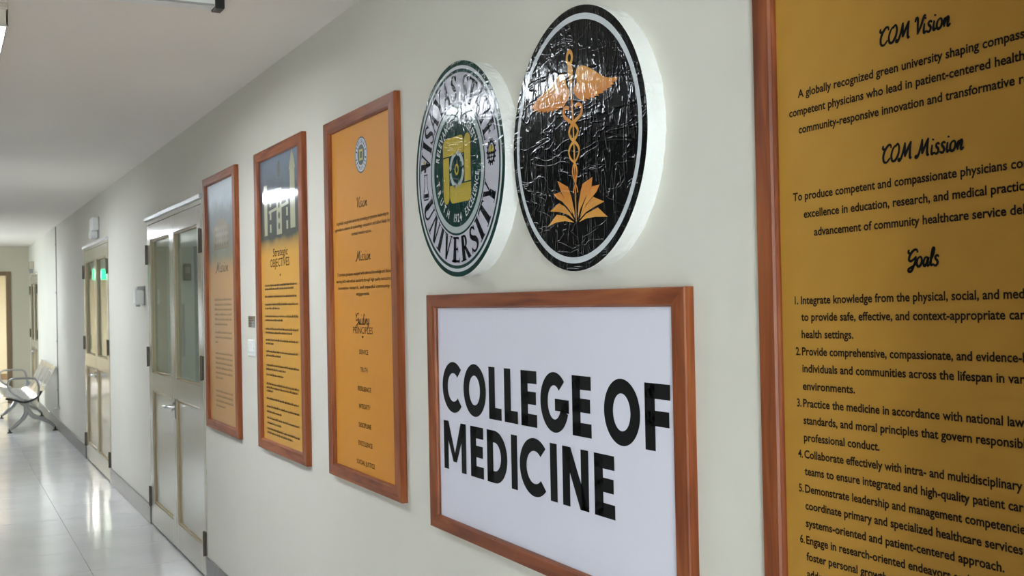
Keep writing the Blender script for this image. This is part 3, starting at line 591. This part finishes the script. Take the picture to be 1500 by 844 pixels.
# serif capitals for the seal (height 1)
TK, TN = .25, .09
def sf(x, y, w=.26): return rect(x - w / 2, x + w / 2, y - (.05 if y > .5 else 0), y + (0 if y > .5 else .05))
def serif(ch):
    if ch == 'I': return join([rect(.13, .13 + TK, 0, 1), sf(.23, 0, .40), sf(.23, 1, .40)]), .46
    if ch == 'T': return join([rect(.26, .26 + TK, 0, 1), rect(0, .72, 1 - TN, 1), sf(.36, 0, .40), poly([(0, 1), (0, .78), (.06, .9), (.12, .93)]), poly([(.72, 1), (.72, .78), (.66, .9), (.60, .93)])]), .72
    if ch == 'E': return join([rect(.08, .08 + TK, 0, 1), rect(0, .60, 0, TN), rect(0, .58, 1 - TN, 1), rect(.1, .48, .48, .48 + TN), poly([(.60, 0), (.64, .24), (.56, .07)]), poly([(.58, 1), (.60, .78), (.53, .93)]), rect(.45, .49, .40, .62)]), .66
    if ch == 'V': return join([poly([(.03, 1), (.03 + TK * 1.1, 1), (.44, .18), (.40, -.02), (.34, -.02)]), stroke([(.40, 0), (.70, 1)], TN), sf(.14, 1, .36), sf(.70, 1, .26)]), .82
    if ch == 'A': return join([stroke([(.08, 0), (.38, 1)], TN), poly([(.34, 1.03), (.44, 1.03), (.80, 0), (.80 - TK * 1.15, 0)]), rect(.20, .58, .32, .32 + TN), sf(.08, 0, .26), sf(.70, 0, .36)]), .84
    if ch == 'Y': return join([rect(.30, .30 + TK, 0, .5), poly([(.02, 1), (.02 + TK, 1), (.48, .44), (.32, .44)]), stroke([(.44, .46), (.70, 1)], TN), sf(.40, 0, .40), sf(.12, 1, .34), sf(.70, 1, .26)]), .80
    if ch == 'U': return join([rect(.10, .10 + TK, .3, 1), rect(.62, .62 + TN, .3, 1), ellring(.397, .33, .297, .35, .2, .12, 180, 290, 16), ellring(.397, .33, .297, .35, .08, .10, 285, 360, 10), sf(.20, 1, .40), sf(.66, 1, .28)]), .82
    if ch == 'N': return join([rect(.12, .12 + TN, 0, 1), rect(.66, .66 + TN, 0, 1), poly([(.08, 1), (.08 + TK * 1.1, 1), (.735, 0), (.735 - TK * .6, 0)]), sf(.15, 0, .26), sf(.70, 1, .26), sf(.12, 1, .24)]), .84
    if ch == 'R': return join([rect(.10, .10 + TK, 0, 1), ellring(.34, .74, .27, .26, .17, .08, -90, 90, 16), rect(.12, .36, 1 - .07, 1), rect(.12, .36, .48, .55), poly([(.30, .52), (.48, .52), (.78, 0), (.56, 0)]), sf(.20, 0, .40)]), .78
    if ch == 'S': 
        p = smooth([(.54, .80, .09), (.42, .95, .09), (.22, .93, .13), (.14, .74, .17), (.28, .56, .20), (.46, .42, .21), (.54, .22, .17), (.42, .05, .12), (.22, .04, .09), (.08, .20, .08)], 4)
        return join([stroke([(a, b) for a, b, c in p], [c for a, b, c in p]), poly([(.52, .98), (.58, .98), (.58, .70), (.54, .74)]), poly([(.04, .02), (.10, .02), (.10, .28), (.06, .28)])]), .62
    return None, .40
def arc_word(mb, items, a0, a1, r0, hgt, h, top=True, wscale=None):
    """items: (polys, width); spread from angle a0 to a1 along radius r0"""
    tot = sum(w for _, w in items); span = math.radians(abs(a1 - a0)); rm = r0 + hgt / 2; k = span * rm / tot; x = 0
    for g, w in items:
        if g:
            vs, fs = g; vv = []
            vs2 = vs
            def fn(X_, Y_, x=x):
                s = (x + X_) * k
                if top: th = math.radians(a0) - s / rm; r = r0 + Y_ * hgt
                else: th = math.radians(a0) + s / rm; r = r0 + hgt - Y_ * hgt
                return r * math.cos(th), r * math.sin(th)
            flat(mb, vs, fs, h, fn)
        x += w
E1 = emblem_base('round_emblem', 2.754, 1.853, 'round foam seal emblem with green rings and the university name, left of the black emblem', V_green)
h0 = TH + .0003
ring(E1, 'white_ring', .955, .925, V_white, h0); ring(E1, 'lettering_band', .895, .615, V_lilac, h0); ring(E1, 'silver_ring', .595, .535, V_silver, h0)
m = MB(); GP = .07
arc_word(m, [(serif(c)[0], serif(c)[1] + GP) for c in 'VISAYAS STATE'], 176, 15, .635 * R, .24 * R, h0 + .0003, True)
m.build('name_lettering', V_ink, E1); m = MB()
arc_word(m, [(serif(c)[0], serif(c)[1] + GP) for c in 'UNIVERSITY'], 198, 347, .63 * R, .24 * R, h0 + .0003, False); m.build('name_lettering', V_ink, E1)
def bword(s, gap=.14):
    out = []
    for c in s:
        if c == ' ': out.append((None, .4)); continue
        vs, fs = text_verts(c, .02, 2); x0 = min(a for a, b in vs); x1 = max(a for a, b in vs); out.append((([(a - x0, b / .69) for a, b in vs], fs), x1 - x0 + gap))
    return out
m = MB(); ht = .075 * R
for wd_, a0_, a1_, r_, tp_ in (('RELEVANCE', 166, 101, .425, True), ('INTEGRITY', 83, 24, .425, True), ('TRUTH', 190, 251, .415, False), ('1924', 260, 284, .415, False), ('EXCELLENCE', 293, 353, .415, False)):
    m = MB(); arc_word(m, bword(wd_, {'TRUTH': .55, '1924': .25}.get(wd_, .14)), a0_, a1_, r_ * R, ht, h0, tp_); m.build('motto_lettering', V_white, E1)
for a in (182, 8): m = MB(); flat(m, *disc(.46 * R * math.cos(math.radians(a)), .46 * R * math.sin(math.radians(a)), .014 * R, 12), h0); m.build('dot', V_white, E1)
m = MB(); flat(m, *stroke([(-.02 * R, .46 * R), (.03 * R, .47 * R)], .03 * R), h0); m.build('star_mark', V_white, E1)
def rrect(x0, x1, y0, y1, r, cs=(1, 1, 1, 1)):
    p = []
    for (cx, cy, a), on in zip(((x1 - r, y1 - r, 0), (x0 + r, y1 - r, 90), (x0 + r, y0 + r, 180), (x1 - r, y0 + r, 270)), cs):
        if on: p += [(cx + r * math.cos(math.radians(a + k * 15)), cy + r * math.sin(math.radians(a + k * 15))) for k in range(7)]
        else: p.append({0: (x1, y1), 90: (x0, y1), 180: (x0, y0), 270: (x1, y0)}[a])
    return poly(p)
m = MB(); q = .31 * R; b_ = .135 * R; g_ = .012 * R; rr = .07 * R
flat(m, *rrect(-q, q - b_ - g_, q - b_ * 1.25, q, rr, (1, 1, 0, 0)), h0); flat(m, *rrect(q - b_, q, -q + b_ * 1.25 + g_, q, rr, (1, 1, 0, 0)), h0)
flat(m, *rrect(-q + b_ + g_, q, -q, -q + b_ * 1.25, rr, (0, 0, 1, 1)), h0); flat(m, *rrect(-q, -q + b_, -q, q - b_ * 1.25 - g_, rr, (0, 0, 1, 1)), h0)
m.build('yellow_square', V_yellow, E1)
m = MB()
for k in range(4): flat(m, *ellring(0, 0, .165 * R, .175 * R, .042 * R, .045 * R, 8 + 90 * k, 82 + 90 * k, 10), h0); a = math.radians(88 + 90 * k); flat(m, *poly([(.115 * R * math.cos(a - .16), .12 * R * math.sin(a - .16)), (.175 * R * math.cos(a - .16), .185 * R * math.sin(a - .16)), (.145 * R * math.cos(a + .08), .152 * R * math.sin(a + .08))]), h0 + .0001)
m.build('arrow_ring', V_silver, E1)
m = MB(); flat(m, *ellring(0, 0, .045 * R, .055 * R, .022 * R, .022 * R, n=24), h0); m.build('eye_ring', V_yellow, E1)
# flask and gear on the lettering band
m = MB(); fx, fy = -.745 * R, -.10 * R
def fl(p): return [(fx + a * R, fy + b * R) for a, b in p]
flat(m, *stroke(fl([(-.03, .12), (-.03, .02), (-.07, -.09), (-.05, -.12), (.05, -.12), (.07, -.09), (.03, .02), (.03, .12)]), .014 * R), h0 + .0003); flat(m, *poly(fl([(-.05, -.06), (.05, -.06), (.06, -.10), (-.06, -.10)])), h0 + .0002); flat(m, *stroke(fl([(-.045, .125), (.045, .125)]), .014 * R), h0 + .0004)
flat(m, *poly(fl([(-.04, .15), (.01, .15), (.01, .20), (-.04, .20)])), h0 + .0003); flat(m, *poly(fl([(.01, .21), (.05, .21), (.05, .25), (.01, .25)])), h0 + .0003); m.build('flask_mark', V_ink, E1)
m = MB(); flat(m, *disc(fx - .03 * R, fy + .25 * R, .02 * R, 10), h0 + .0003); m.build('yellow_dot', V_yellow, E1); m = MB(); flat(m, *disc(.745 * R, .09 * R, .042 * R, 16), h0 + .0003); m.build('yellow_dot', V_yellow, E1)
m = MB(); gx, gy = .745 * R, .07 * R; flat(m, *ellring(gx, gy, .08 * R, .10 * R, .02 * R, .025 * R, n=32), h0 + .0004)
for k in range(14): a = 2 * PI * k / 14; flat(m, *stroke([(gx + .076 * R * math.cos(a), gy + .096 * R * math.sin(a)), (gx + .096 * R * math.cos(a), gy + .12 * R * math.sin(a))], .02 * R), h0 + .0004)
for s_ in (-1, 0, 1): flat(m, *stroke([(gx + s_ * .035 * R, gy - .07 * R), (gx + s_ * .045 * R, gy + .01 * R)], .012 * R), h0 + .0005)
flat(m, *stroke([(gx - .065 * R, gy - .01 * R), (gx + .065 * R, gy - .01 * R)], .02 * R), h0 + .0005); flat(m, *stroke([(gx - .06 * R, gy - .045 * R), (gx + .06 * R, gy - .045 * R)], .012 * R), h0 + .0005); flat(m, *stroke([(gx, gy + .02 * R), (gx, gy + .10 * R)], .012 * R), h0 + .0005)
m.build('gear_mark', V_ink, E1)
# --- black emblem with winged staff over an open book
E2 = emblem_base('round_emblem', 2.129, 1.848, 'round black foam emblem with an orange winged snake staff, right of the green seal', V_black)
ring(E2, 'white_ring', .94, .895, V_white, h0)
WR = [(0.017, 0.1484), (0.0221, 0.1536), (0.0391, 0.1552), (0.058, 0.1498), (0.0766, 0.1419), (0.0994, 0.1303), (0.1172, 0.1198), (0.135, 0.1117), (0.157, 0.1065), (0.183, 0.1033), (0.1819, 0.0972), (0.1653, 0.0949), (0.1704, 0.0912), (0.1563, 0.0907), (0.1615, 0.087), (0.1407, 0.0871), (0.145, 0.0833), (0.1249, 0.0845), (0.1301, 0.08), (0.1066, 0.0817), (0.111, 0.0769), (0.0881, 0.0808), (0.0935, 0.0763), (0.0694, 0.0797), (0.0762, 0.0744), (0.0529, 0.0812), (0.0598, 0.0747), (0.0408, 0.0784), (0.0218, 0.0872), (0.0085, 0.0976), (0.0041, 0.1088), (0.0093, 0.1153), (0.0193, 0.1209), (0.0165, 0.1362)]
WL = [(-0.0403, 0.1519), (-0.0557, 0.1522), (-0.0688, 0.1483), (-0.0822, 0.1419), (-0.1037, 0.1329), (-0.1255, 0.1264), (-0.1532, 0.1181), (-0.1758, 0.1088), (-0.192, 0.1008), (-0.1932, 0.0976), (-0.1775, 0.0959), (-0.1851, 0.0897), (-0.1599, 0.0894), (-0.1646, 0.0838), (-0.1381, 0.0849), (-0.1427, 0.0793), (-0.1166, 0.0809), (-0.1179, 0.076), (-0.0943, 0.0799), (-0.0956, 0.0745), (-0.0743, 0.0793), (-0.0735, 0.0741), (-0.0536, 0.079), (-0.0424, 0.0762), (-0.0278, 0.0869), (-0.0148, 0.0972), (-0.0177, 0.1126), (-0.0263, 0.1242), (-0.0307, 0.14)]
LV = [[(-0.0754, -0.0829), (-0.0284, -0.1007), (-0.0138, -0.1254), (-0.0023, -0.1572), (-0.0003, -0.1728), (-0.01, -0.1592), (-0.0324, -0.1367), (-0.0578, -0.1109)], [(-0.0945, -0.1107), (-0.0631, -0.1099), (-0.04, -0.1282), (-0.0215, -0.1479), (-0.0102, -0.163), (-0.0328, -0.1457), (-0.0559, -0.1307), (-0.0797, -0.1221)], [(-0.1109, -0.1486), (-0.0694, -0.1335), (-0.0432, -0.1436), (-0.0204, -0.1597), (-0.003, -0.1764), (-0.0283, -0.1629), (-0.0649, -0.1536)], [(-0.1217, -0.1812), (-0.0812, -0.1584), (-0.0441, -0.1643), (-0.0033, -0.1815), (-0.0445, -0.1752), (-0.0819, -0.1755)], [(0.0354, -0.1007), (0.0775, -0.09), (0.0718, -0.1106), (0.0491, -0.1285), (0.0232, -0.1541), (0.0123, -0.1737), (0.0161, -0.1434), (0.0273, -0.1139)], [(0.0743, -0.1096), (0.1054, -0.109), (0.093, -0.1226), (0.0484, -0.1461), (0.0226, -0.1694), (0.0334, -0.1499), (0.0542, -0.124)], [(0.0782, -0.1324), (0.1227, -0.1463), (0.0822, -0.1539), (0.0477, -0.1624), (0.0198, -0.1755), (0.0381, -0.1554), (0.0584, -0.1419)], [(0.0964, -0.1564), (0.1353, -0.1791), (0.0861, -0.1754), (0.0472, -0.1762), (0.0171, -0.1817), (0.0476, -0.1662)]]
for p in (WR, WL): m = MB(); flat(m, *poly(p), h0); m.build('wing', V_orange, E2)
for p in LV: m = MB(); flat(m, *poly(p), h0); m.build('book_leaf', V_orange, E2)
m = MB()
flat(m, *ellring(-.0105, .1810, .0155, .0185, .0085, .0095, n=24), h0 + .0001); flat(m, *poly([(-.0185, .167), (-.0015, .167), (.0035, .150), (-.0005, .128), (-.0020, .10), (.0006, .0667), (-.0060, .0667), (-.0090, .10), (-.0105, .128), (-.0205, .150)]), h0)
flat(m, *stroke([(-.0025, .068), (.0004, .0365), (.0014, -.003), (.0030, -.051), (.0045, -.097), (.0052, -.180)], [.0075, .006, .0055, .005, .004, .003]), h0 + .0001)
m.build('staff', V_orange, E2)
m = MB()
flat(m, *stroke(smooth([(-.0159, .0699), (-.0283, .0739), (-.0385, .0723), (-.0414, .0639), (-.0343, .0528), (-.0048, .0371), (.0120, .028), (.0205, .0165), (.0120, .004), (.0018, -.0031), (-.0150, -.015), (-.0205, -.027), (-.0130, -.041), (.0034, -.0511), (.0110, -.062), (.0125, -.074), (.0090, -.087), (.0054, -.0968), (-.0005, -.106), (-.0045, -.117)], 4), [.0085] * 24 + [.0075] * 20 + [.0055] * 20 + [.004] * 13), h0 + .0002)
m.build('snake', V_orange, E2); m = MB()
flat(m, *stroke(smooth([(.0113, .0692), (.0213, .0738), (.0356, .069), (.0386, .0587), (.0324, .0487), (.0051, .0381), (-.0120, .028), (-.0180, .0165), (-.0100, .004), (.0018, -.0031), (.0180, -.015), (.0240, -.027), (.0165, -.041), (.0034, -.0511), (-.0040, -.062), (-.0050, -.074), (.0000, -.087), (.0054, -.0968), (.0115, -.106), (.0150, -.117)], 4), [.0085] * 24 + [.0075] * 20 + [.0055] * 20 + [.004] * 13), h0 + .0003)
m.build('snake', V_orange, E2)
# ---------------------------------------------------------------- small wall things
t = wall_empty('soap_dispenser', 8.30, 1.58); tag(t, 'white wall-mounted dispenser beside the near double door', 'dispenser')
B(-.055, .055, -.062, .045, .004, .066, .012, 3).build('case', M_white, t); B(-.045, .045, .045, .068, 0, .05, .006).build('lid', mat('light_grey_plastic', (.5, .5, .49), .4), t); B(-.06, .06, -.066, .07, 0, .004).build('plate_or_shade_edge', M_grey, t); B(-.02, .02, -.075, -.062, .03, .055, .003).build('nozzle', M_grey, t)
t = wall_empty('emergency_light', 10.86, 2.225); tag(t, 'white emergency light mounted above the middle double door', 'emergency light')
B(-.115, .115, -.02, .095, 0, .06, .01).build('case', M_white, t)
for s_ in (-1, 1):
    m = MB(); m.cyl((s_ * .06, -.055, .035), 'z', .038, -.02, .03, 20); m.build('lamp_head', M_white, t); m = MB(); m.cyl((s_ * .06, -.055, .035), 'z', .03, .0305, .034, 20); m.build('lens', M_chrome, t)
B(-.12, .12, -.09, .10, 0, .006).build('plate_or_shade_edge', M_grey, t)  # grey plate edge stands in for the shadow beside the case
t = wall_empty('emergency_light', 18.86, 2.15); tag(t, 'cream box light mounted over the farthest door beyond the bench', 'emergency light')
B(-.09, .09, -.03, .09, 0, .07, .01).build('case', M_door, t)
for s_ in (-1, 1): m = MB(); m.cyl((s_ * .05, -.055, .035), 'z', .03, -.02, .03, 16); m.build('lamp_head', M_grey, t)
t = wall_empty('wall_notice', 5.200, 1.423); tag(t, 'small dark gold notice stuck between the two farther tall boards', 'notice')
B(-.062, .062, -.026, .026, 0, .0015).build('sheet', mat('dark_gold_print', (.16, .12, .05), .4), t)
m = MB()
for k in range(3): flat(m, *rect(-.05, .02 + .01 * k, .014 - k * .011, .018 - k * .011), .0018)
m.build('printed_lines', mat('black_print', (.02, .02, .02), .5), t)
m = MB(); 
for i in range(3):
    for j in range(3): flat(m, *rect(.005 + .018 * i, .018 + .018 * i, -.022 + .009 * j, -.016 + .009 * j), .0019)
m.build('printed_table', mat('grey_blue_print', (.35, .38, .45), .5), t)
t = wall_empty('light_switch', 5.20, 1.302); tag(t, 'white light switch plate below the small notice', 'light switch')
B(-.06, .06, -.038, .038, 0, .007, .003).build('plate', M_white, t)
for k in (-1, 0, 1): B(k * .03 - .011, k * .03 + .011, -.018, .018, .007, .011, .002).build('rocker', M_white, t)
for s_ in (-1, 1): m = MB(); m.cyl((s_ * .052, 0, .007), 'z', .003, 0, .0012, 10); m.build('screw', M_grey, t)
t = wall_empty('conduit', 15.00, 1.40); tag(t, 'thin grey vertical conduit on the wall above the metal bench', 'conduit')
MB().tube([(0, -1.13, .006), (0, 1.12, .006)], .006, 10).build('pipe', mat('grey_conduit', (.38, .38, .36), .5), t)
for v in (-.9, -.3, .3, .9): B(-.018, .018, v - .008, v + .008, 0, .018, .002).build('clip', M_grey, t)
t = wall_empty('pipe_stub', 14.80, .292); tag(t, 'short capped pipe sticking out of the wall behind the bench', 'pipe')
MB().cyl((0, 0, 0), 'z', .014, 0, .055, 16).build('pipe', M_chrome, t); MB().cyl((0, 0, 0), 'z', .024, 0, .006, 16).build('flange', M_chrome, t); MB().cyl((0, 0, .055), 'z', .018, 0, .02, 16).build('cap', M_grey, t)
# things inside the near room, seen through the glass
t = empty('wall_intercom', (.385, 8.75, 1.76)); tag(t, 'small dark device on the inner wall seen through the near door glass', 'device')
B(-.03, .03, -.035, 0, -.065, .065, .01).build('case', M_black, t); B(-.018, .018, -.038, -.0355, -.01, .04).build('screen', M_grey, t)
t = empty('notice_panel', (.335, 8.75, 1.32)); tag(t, 'tall bluish grey notice panel on the inner wall seen through the near door glass', 'notice')
B(-.028, .028, -.006, 0, -.20, .20, .002).build('panel', mat('blue_grey_panel', (.22, .27, .31), .4), t)
# hanging exit sign at the far end (mirrored in the middle door's glass)
t = empty('exit_sign', (-1.06, 19.55, 2.06)); tag(t, 'green exit sign with a running figure hanging at the corridor end', 'exit sign')
B(-.17, .17, -.02, .02, -.10, .10, .005).build('case', M_white, t); B(-.16, .16, -.024, -.0205, -.09, .075).build('green_panel', M_green, t)
m = MB()
def ex(vs, fs, y=-.0255): m.add([(a, y, b) for a, b in vs], [f[::-1] if False else f for f in fs])
ex(*disc(-.075, .045, .013, 12)); ex(*stroke([(-.075, .03), (-.09, -.02)], .022)); ex(*stroke([(-.09, -.02), (-.065, -.04), (-.075, -.075)], .012)); ex(*stroke([(-.09, -.02), (-.115, -.045), (-.135, -.045)], .012)); ex(*stroke([(-.08, .02), (-.05, .005), (-.04, .02)], .01)); ex(*rect(.03, .10, -.07, .055)); m.build('pictogram', M_pict, t)
for s_ in (-1, 1): MB().tube([(s_ * .12, 0, .10), (s_ * .12, 0, .47)], .004, 8).build('hanging_rod', M_chrome, t)
# ---------------------------------------------------------------- steel airport bench
bx0 = empty('steel_bench', (0, 14.96, 0)); tag(bx0, 'perforated chrome waiting bench with armrests against the far wall', 'bench')
LB = 2.19; prof = smooth([(-.045, .80), (-.035, .785), (-.075, .70), (-.135, .58), (-.195, .475), (-.25, .425), (-.33, .405), (-.45, .415), (-.57, .44), (-.64, .445), (-.672, .425), (-.675, .40)], 3)
NS = 4; pitch = LB / NS
for s_ in range(NS):
    y0 = s_ * pitch + .012; y1 = (s_ + 1) * pitch - .012; nc = 15; vs = []; fs = []
    for (x, z) in prof:
        for k in range(nc + 1): vs.append((x, y0 + (y1 - y0) * k / nc, z))
    for i in range(len(prof) - 1):
        for k in range(nc):
            if k % 2 == 1 and (5 <= i <= 9 or 17 <= i <= 23) and 1 < k < nc - 1: continue
            fs.append((i * (nc + 1) + k, i * (nc + 1) + k + 1, (i + 1) * (nc + 1) + k + 1, (i + 1) * (nc + 1) + k))
    m = MB(); m.add(vs, fs, True); o = m.build('seat_shell', mat('polished_steel', (.66, .67, .70), .22, 1.0) if s_ == 0 else bpy.data.materials['polished_steel'], bx0)
    md = o.modifiers.new('sheet', 'SOLIDIFY'); md.thickness = .003
B(-.40, -.34, .03, LB - .03, .335, .385, .006).build('beam', mat('satin_steel', (.36, .36, .35), .35, 1.0), bx0); SAT = bpy.data.materials['satin_steel']
for k, yy in enumerate((.06, LB - .03)):
    m = MB(); m.tube(smooth([(-.37, yy, .37), (-.365, yy, .30), (-.30, yy, .20), (-.20, yy, .155), (-.10, yy, .10), (-.045, yy, .045)], 4), [.034] * 4 + [.03] * 6 + [.024] * 6 + [.018] * 5, 10)
    m.tube(smooth([(-.37, yy, .34), (-.37, yy, .26), (-.40, yy, .185), (-.46, yy, .12), (-.53, yy, .06), (-.558, yy, .04)], 4), [.034] * 4 + [.03] * 6 + [.024] * 6 + [.018] * 5, 10); m.build('leg', SAT, bx0)
    for xx in (-.045, -.558):
        m = MB(); m.cyl((xx, yy, 0), 'z', .032, 0, .014, 16, .026); m.cyl((xx, yy, 0), 'z', .012, .014, .05, 12); m.build('foot_pad', M_black, bx0)
    ya = -.005 if k == 0 else LB + .005
    m = MB(); m.tube(smooth([(-.24, ya, .44), (-.23, ya, .55), (-.26, ya, .64), (-.34, ya, .66), (-.50, ya, .662), (-.56, ya, .64), (-.575, ya, .58), (-.54, ya, .50), (-.46, ya, .44), (-.40, ya, .385)], 5), .014, 10); m.build('armrest', SAT, bx0)
    m = MB(); m.tube(smooth([(-.20, ya, .50), (-.235, ya, .435), (-.30, ya, .395), (-.40, ya, .37), (-.50, ya, .40), (-.60, ya, .425)], 4), .013, 8); m.build('seat_bracket', M_black if k == 0 else SAT, bx0)
